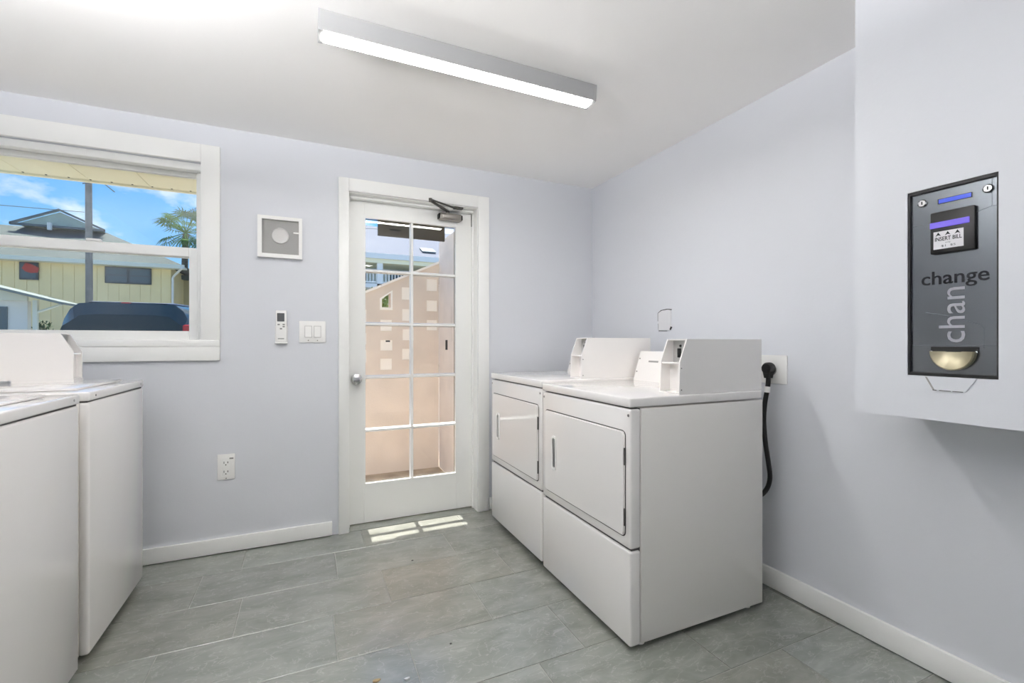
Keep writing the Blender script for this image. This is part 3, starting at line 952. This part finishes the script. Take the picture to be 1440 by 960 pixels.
# ---- roof overhang
so = thing('roof_overhang', (-.3, 3.36, 2.145), 'cream soffit of the roof overhang above the window', 'roof overhang')
x = -2.4
while x < 2.4:
    MB().box((x + .002, 3.122, 2.152), (x + .298, 3.575, 2.162)).build('soffit_panel', M['soffit'], so)
    x += .30
MB().box((-2.4, 3.575, 2.140), (2.4, 3.60, 2.34), bev=.003).build('fascia', M['soffit'], so)
MB().box((-2.4, 3.122, 2.165), (2.4, 3.575, 2.52)).build('rafter_fill', M['soffit'], so)
x = -2.0
while x < -.3:
    MB().lathe([(.006, 0), (.004, .003), (0, .0035)], (x, 3.566, 2.152), 'z', -1, 8).build('screw_head', M['black'], so)
    x += .101
hb = thing('hanging_board', (.75, 3.54, 2.14), 'dark grey board hanging under the overhang outside the door', 'board')
bo = MB().box((.489, 3.530, 1.972), (1.005, 3.555, 2.138), bev=.002).build('board', M['board'], hb)
MB().box((.575, 3.526, 2.015), (.655, 3.530, 2.027)).build('slot', M['black'], hb)

# ---- peach stair wall with square recesses
sw = thing('stair_wall', (.8, 4.35, -.045), 'peach stucco stair wall with square recesses outside the door', 'wall')
top = [(-.8, .98), (.479, 1.611), (1.176, 1.935), (1.36, 2.02)]
holes = [(.624, 1.275, .728, 1.378), (.624, 1.093, .733, 1.190), (.622, .913, .728, 1.017),
         (.819, 1.573, .925, 1.690), (.823, 1.373, .930, 1.483), (.826, 1.188, .932, 1.293), (.823, 1.005, .930, 1.107),
         (1.056, 1.666, 1.160, 1.780), (1.056, 1.470, 1.160, 1.575), (1.058, 1.285, 1.160, 1.385),
         (.395, 1.350, .500, 1.470), (.395, 1.150, .500, 1.255), (.395, .985, .500, 1.100), (.20, 1.16, .30, 1.26), (.20, .96, .30, 1.06)]
def stair_top(x):
    for (xa, za), (xb, zb) in zip(top, top[1:]):
        if xa <= x <= xb:
            return za + (zb - za) * (x - xa) / (xb - xa)
    return top[-1][1]
PENT = (.637, 1.493, .716, 1.572, 1.630)           # see-through opening with a sloping head
xs = sorted({-.8, .479, 1.176, .637, .716} | {v for h in holes for v in (h[0], h[2])})
b = MB()
for xa, xb in zip(xs, xs[1:]):
    mid = (xa + xb) / 2
    cuts = sorted([(h[1], h[3]) for h in holes if h[0] - 1e-6 <= mid <= h[2] + 1e-6])
    z = -.045
    y0, y1 = 4.345, 4.46
    for c0, c1 in cuts:
        if c0 > z:
            b.prism([(xa, z), (xb, z), (xb, c0), (xa, c0)], 1, y0, y1)
        z = c1
    if PENT[0] - 1e-6 <= mid <= PENT[2] + 1e-6:
        f = lambda x: PENT[3] + (PENT[4] - PENT[3]) * (x - PENT[0]) / (PENT[2] - PENT[0])
        b.prism([(xa, z), (xb, z), (xb, PENT[1]), (xa, PENT[1])], 1, y0, y1)
        b.prism([(xa, f(xa)), (xb, f(xb)), (xb, stair_top(xb)), (xa, stair_top(xa))], 1, y0, y1)
    else:
        b.prism([(xa, z), (xb, z), (xb, stair_top(xb)), (xa, stair_top(xa))], 1, y0, y1)
b.build('stucco_wall', M['stucco'], sw, smooth=False)
for h in holes:
    MB().box((h[0], 4.352, h[1]), (h[2], 4.455, h[3])).build('recess_panel', M['stucco_pale'], sw)  # pale colour stands in for a sunlit wall seen through holes
b = MB().ring([(PENT[0] - .018, PENT[1] - .024), (PENT[2] + .018, PENT[1] - .024), (PENT[2] + .018, PENT[4] + .026), (PENT[0] - .018, PENT[3] + .004)],
              [(PENT[0], PENT[1]), (PENT[2], PENT[1]), (PENT[2], PENT[4]), (PENT[0], PENT[3])], 1, 4.340, 4.348)
b.build('opening_surround', M['stucco_pale'], sw)
MB().box((.672, 4.351, 1.172), (.712, 4.3519, 1.187)).build('vent_slot', M['black'], sw)
pts = [(-.8, .98), (.479, 1.611), (1.176, 1.935)]
b = MB()
for (xa, za), (xb, zb) in zip(pts, pts[1:]):
    b.prism([(xa, za), (xb, zb), (xb, zb + .022), (xa, za + .022)], 1, 4.33, 4.475)
b.build('coping', M['stucco_pale'], sw)
sd = thing('side_wall', (1.26, 3.75, -.045), 'peach stucco wall at right angles to the stair wall', 'wall')
MB().box((1.178, 3.13, -.045), (1.34, 4.344, 2.138)).build('stucco_wall', M['stucco'], sd)
MB().box((1.172, 4.05, 1.10), (1.178, 4.10, 1.19)).build('bracket', M['black'], sd)
b = MB()
random.seed(3)
def blob(b, c, r, n, leaf):
    for i in range(n):
        d = Vector((random.gauss(0, 1), random.gauss(0, 1), random.gauss(0, 1))).normalized() * random.uniform(.55, 1)
        p = Vector(c) + Vector((d.x * r[0], d.y * r[1], d.z * r[2]))
        u = Vector((random.gauss(0, 1), random.gauss(0, 1), random.gauss(0, 1))).normalized()
        w = u.cross(Vector((random.gauss(0, 1), random.gauss(0, 1), random.gauss(0, 1)))).normalized()
        L = leaf * random.uniform(.6, 1.3)
        b.poly([p - u * L, p + w * L * .35, p + u * L, p - w * L * .35])
def shrub(c, r, n, leaf, m, label):
    t = thing('shrub', (c[0], c[1], c[2] - r[2]), label, 'shrub')
    b = MB()
    blob(b, c, r, n, leaf)
    o = b.build('foliage', m, t, recalc=False, smooth=False)
    o['kind'] = 'stuff'
    MB().tube([(c[0], c[1], -.07), (c[0], c[1], c[2])], .05, 6).build('stem', M['bark'], t)
    return t
shrub((1.55, 11.0, 1.55), (.75, .6, .85), 900, .13, M['bush_yellow'], 'yellow green shrub beyond the sloping stair wall')
shrub((-8.08, 20.4, 1.0), (.38, .3, .95), 700, .09, M['bush'], 'dark green shrub at the corner of the carport')

# ---- white roofed building beyond the door
wb = thing('white_building', (5, 26, -.07), 'white roofed two storey building with balcony beyond the door', 'building')
MB().box((-1, 25.6, -.07), (12, 33, 5.4)).build('wall', M['white_paint'], wb)
b = MB()
b.prism([(23.7, 5.62), (30, 8.55), (36, 5.62), (36, 5.5), (23.7, 5.5)], 0, -1.6, 12.6)
b.build('roof', M['white_roof'], wb)
MB().box((-1.6, 23.62, 5.40), (12.6, 23.7, 5.66)).build('fascia', M['white_paint'], wb)
MB().box((-1.4, 23.75, 5.20), (12.4, 25.59, 5.49)).build('porch_ceiling', M['soffit'], wb)
for x in (3.40, 8.0, -1.1):
    MB().box((x - .14, 23.8, -.07), (x + .14, 24.02, 5.2)).build('post', M['white_paint'], wb)
MB().box((-1.4, 23.8, 3.95), (12.4, 25.59, 4.15)).build('balcony_slab', M['white_paint'], wb)
ra = MB().box((-1.4, 23.85, 4.78), (12.4, 23.92, 4.86)).box((-1.4, 23.85, 4.20), (12.4, 23.92, 4.27)).build('railing', M['white_paint'], wb)
x = .6
while x < 6.4:
    MB().box((x - .022, 23.865, 4.27), (x + .022, 23.905, 4.78)).build('baluster', M['white_paint'], ra)
    x += .155
for x0, x1 in ((2.3, 2.95), (4.2, 5.6), (6.2, 7.4)):
    MB().box((x0, 25.56, 4.2), (x1, 25.599, 5.15)).build('window', M['win_dark'], wb)
MB().prism([(24.6, 6.08), (25.3, 6.40), (25.3, 6.47), (24.6, 6.15)], 0, 5.75, 6.5).build('skylight', M['dark_trim'], wb)
MB().tube([(2.2, 22.5, 6.55), (3.6, 22.5, 6.62), (5.2, 22.5, 6.75)], .012, 6).build('eave_wire', M['dark_trim'], wb)

# ---- cream house beyond the window
ho = thing('cream_house', (-10, 28, -.07), 'cream two storey house with pale hipped roof beyond the window', 'house')
MB().box((-18, 27.05, -.07), (-6.0, 34.5, 4.80)).build('wall_core', M['siding'], ho)
x = -18.0
while x < -6.01:
    MB().box((x + .006, 27.02, 0), (min(x + .40, -6.0) - .006, 27.05, 4.78)).build('siding_board', M['siding'], ho)
    x += .40
b = MB()
E0, E1, Z0 = -18.6, -5.35, 4.86
R0, R1 = -15.5, -9.7
v = [(E0, 26.5, Z0), (E1, 26.5, Z0), (E1, 35.5, Z0), (E0, 35.5, Z0), (R0, 31, 7.02), (R1, 31, 7.02)]
b.poly([v[0], v[1], v[5], v[4]]).poly([v[1], v[2], v[5]]).poly([v[2], v[3], v[4], v[5]]).poly([v[3], v[0], v[4]]).poly([v[3], v[2], v[1], v[0]])
bmesh.ops.remove_doubles(b.bm, verts=b.bm.verts[:], dist=1e-4)
b.build('roof', M['roof'], ho)
MB().box((E0, 26.46, 4.72), (E1, 26.5, 4.90)).box((E0, 26.5, 4.72), (E1, 26.999, 4.80)).build('gutter', M['roof_trim'], ho)
MB().prism([(-12.9, 6.98), (-9.68, 6.98), (-11.28, 7.72)], 1, 30.2, 31.5).build('gablet', M['gable'], ho)
b = MB()
for (xa, za), (xb, zb) in (((-13.1, 6.92), (-11.28, 7.76)), ((-11.28, 7.76), (-9.5, 6.92)), ((-13.1, 6.90), (-9.5, 6.90))):
    b.prism([(xa, za), (xb, zb), (xb, zb + .10), (xa, za + .10)], 1, 30.05, 30.2)
b.build('gablet_trim', M['dark_trim'], ho)
MB().tube([(-11.6, 30.0, 6.75), (-11.6, 30.0, 7.1)], .10, 8).build('vent', M['white_paint'], ho)
def house_window(x0, x1, z0, z1, mid, bars):
    f = MB().box((x0, 26.95, z0), (x1, 26.999, z1)).build('window', M['win_frame'], ho)
    n = 2 if mid else 1
    w = (x1 - x0) / n
    nb = bars + 1
    hgt = (z1 - z0 - .08) / nb
    for i in range(n):
        for j in range(nb):
            MB().box((x0 + w * i + .06, 26.93, z0 + .04 + hgt * j + .03), (x0 + w * (i + 1) - .06, 26.951, z0 + .04 + hgt * (j + 1) - .03)).build('pane', M['win_dark'], f)
    return f
f = house_window(-11.42, -10.80, 3.93, 4.70, False, 0)
b = MB()
b.prism([(-11.32, 4.42), (-11.2, 4.66), (-10.98, 4.60), (-10.76, 4.46), (-10.80, 4.26), (-11.02, 4.22), (-11.2, 4.28)], 1, 26.90, 26.93)
b.build('red_cloth', M['red'], f)
house_window(-8.50, -6.76, 3.93, 4.70, True, 1)
MB().tube([(-5.42, 26.42, 4.75), (-5.86, 26.94, 4.42), (-5.92, 26.94, 4.3), (-5.92, 26.94, 0)], .05, 8).build('downpipe', M['white_paint'], ho)
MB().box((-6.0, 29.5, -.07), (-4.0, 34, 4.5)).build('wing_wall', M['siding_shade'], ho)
MB().box((-6.0, 29.0, 4.5), (-3.8, 34.2, 4.72)).build('wing_roof', M['roof'], ho)
MB().lathe([(.16, 0), (.16, .05), (0, .08)], (-5.15, 29.5, 4.05), 'y', -1, 14).build('wall_lamp', M['win_frame'], ho)

# ---- carport at the left
cp = thing('carport', (-8.4, 18, -.07), 'white carport with sloping gable roof left of the vehicle', 'carport')
MB().prism([(-10.6, 3.50), (-6.55, 2.36), (-6.55, 2.29), (-10.6, 3.41)], 1, 17.6, 19.6).build('roof', M['carport_roof'], cp)
MB().prism([(-10.6, 3.38), (-7.5, 2.52), (-7.5, 2.40), (-10.6, 2.40)], 1, 18.1, 18.2).build('gable_board', M['roof_trim'], cp)
MB().box((-10.6, 18.25, -.07), (-7.55, 18.45, 2.40)).build('wall', M['white_paint'], cp)
MB().box((-7.36, 18.05, -.07), (-7.26, 18.15, 2.42)).build('post', M['roof_trim'], cp)
MB().tube([(-7.31, 18.1, 2.05), (-6.72, 18.1, 2.32)], .035, 6).build('brace', M['roof_trim'], cp)
MB().box((-8.6, 18.21, 1.55), (-7.98, 18.249, 2.22)).build('window', M['win_dark'], cp)

# ---- utility pole
po = thing('utility_pole', (-7.42, 22, -.07), 'tall grey wooden utility pole in front of the cream house', 'pole')
MB().tube([(-7.38, 22, -.07), (-7.42, 22, 9.5)], [.115, .095], 14).build('pole', M['wood'], po)
MB().box((-8.2, 21.85, 8.6), (-6.6, 21.9, 8.75)).build('crossarm', M['wood'], po)
MB().tube([(-7.55, 21.9, 7.05), (-7.0, 21.9, 7.2), (-6.6, 21.85, 6.85)], .02, 6).build('wire_bracket', M['dark_trim'], po)
po2 = (MB().tube(smooth_path([(-17, 22, 6.15), (-14, 22, 6.05), (-11, 22, 6.0), (-7.53, 22, 6.02)]), .012, 6).build('power_line', M['dark_trim'], po))

# ---- palm
pm = thing('palm_tree', (-7.0, 32, -.07), 'fan leaved palm tree beside the cream house roof', 'palm tree')
MB().tube([(-7.35, 35.7, -.07), (-7.25, 35.7, 4), (-7.15, 35.7, 8.2)], [.22, .19, .17], 10).build('trunk', M['bark'], pm)
random.seed(11)
cc_ = Vector((-7.15, 35.7, 8.3))
for i in range(46):
    az = random.uniform(0, 2 * math.pi)
    el = random.uniform(-.75, 1.25)
    d = Vector((math.cos(az) * math.cos(el), math.sin(az) * math.cos(el), math.sin(el)))
    L = random.uniform(.95, 1.3)
    tip = cc_ + d * L
    b = MB()
    b.tube([cc_, cc_ + d * L * .6, tip], .018, 4)
    side = d.cross(Vector((0, 0, 1)))
    side = side.normalized() if side.length > .05 else Vector((1, 0, 0))
    up = side.cross(d).normalized()
    for j in range(13):
        a = math.radians(-100 + 200 * j / 12)
        q = d * math.cos(a) + side * math.sin(a)
        w = d * -math.sin(a) + side * math.cos(a)
        ln = random.uniform(.65, .95)
        e0 = tip + q * ln * .5 + up * .05
        e1 = tip + q * ln - Vector((0, 0, 1)) * ln * .30
        b.poly([tip, e0 + w * .035, e1, e0 - w * .035])
    b.build('frond', M['frond'], pm, recalc=False, smooth=False)

# ---- parked vehicle seen from behind
def loft(sections, name, m, parent):
    b = MB()
    rings = [[b.bm.verts.new(p) for p in s] for s in sections]
    n = len(rings[0])
    for a, c in zip(rings, rings[1:]):
        for k in range(n):
            b.bm.faces.new((a[k], a[(k + 1) % n], c[(k + 1) % n], c[k]))
    b.bm.faces.new(rings[0])
    b.bm.faces.new(rings[-1])
    return b.build(name, m, parent)
CX, CY0 = -2.26, 7.85
car = thing('parked_car', (CX, CY0 + 2.2, -.07), 'dark blue car with tinted glass parked outside the window', 'car')
def sect(y, w, z0, z1, r):
    return [(CX + p[0], y, p[1]) for p in rrect(-w / 2, z0, w / 2, z1, r, 4)]
loft([sect(CY0 + dy, w, z0, z1, r) for dy, w, z0, z1, r in ((-.12, 1.60, .35, 1.10, .12), (-.05, 1.74, .26, 1.20, .14), (.4, 1.80, .20, 1.24, .14), (2.6, 1.82, .20, 1.22, .14), (3.6, 1.78, .20, 1.10, .14), (4.4, 1.66, .26, .98, .16), (4.55, 1.4, .34, .86, .16))], 'body', M['car'], car)
def cab(y, wb, wt, z0, z1):
    pts = [(-wb / 2, z0), (wb / 2, z0), (wb / 2 * .62 + wt / 2 * .38, z0 + (z1 - z0) * .55), (wt / 2 + .03, z1 - .10), (wt / 2 - .06, z1 - .02), (wt / 2 - .25, z1), (-wt / 2 + .25, z1), (-wt / 2 + .06, z1 - .02), (-wt / 2 - .03, z1 - .10), (-wb / 2 * .62 - wt / 2 * .38, z0 + (z1 - z0) * .55)]
    return [(CX + p[0], y, p[1]) for p in pts]
loft([cab(CY0 + .02, 1.46, 1.10, 1.19, 1.20 + .35), cab(CY0 + .16, 1.50, 1.20, 1.19, 1.72), cab(CY0 + 1.4, 1.56, 1.28, 1.19, 1.76), cab(CY0 + 2.3, 1.52, 1.2, 1.19, 1.68), cab(CY0 + 3.2, 1.46, 1.15, 1.12, 1.20)], 'glass_cabin', M['car_glass'], car)
loft([[(CX + p[0], y, p[1]) for p in rrect(-w / 2, z0, w / 2, z1, .018, 3)] for y, w, z0, z1 in ((CY0 + .16, .86, 1.708, 1.726), (CY0 + .4, .98, 1.715, 1.748), (CY0 + 1.4, 1.04, 1.74, 1.782), (CY0 + 2.3, .96, 1.66, 1.70))], 'roof', M['car_roof'], car)
for s in (-1, 1):
    MB().box((CX + s * .655, CY0 - .06, 1.10), (CX + s * .765, CY0 + .12, 1.42 if s > 0 else 1.30), bev=.03).build('tail_light', M['tail'], car)
    for dy in (.85, 3.55):
        MB().tube([(CX + s * .70, CY0 + dy, .26), (CX + s * .905, CY0 + dy, .26)], .33, 20).build('wheel', M['tyre'], car)
MB().box((CX - .80, CY0 - .20, .38), (CX + .80, CY0 - .04, .58), bev=.04).build('bumper', M['car'], car)
MB().box((CX - .05, CY0 + .03, 1.705), (CX + .05, CY0 + .06, 1.72)).build('brake_light', M['tail'], car)
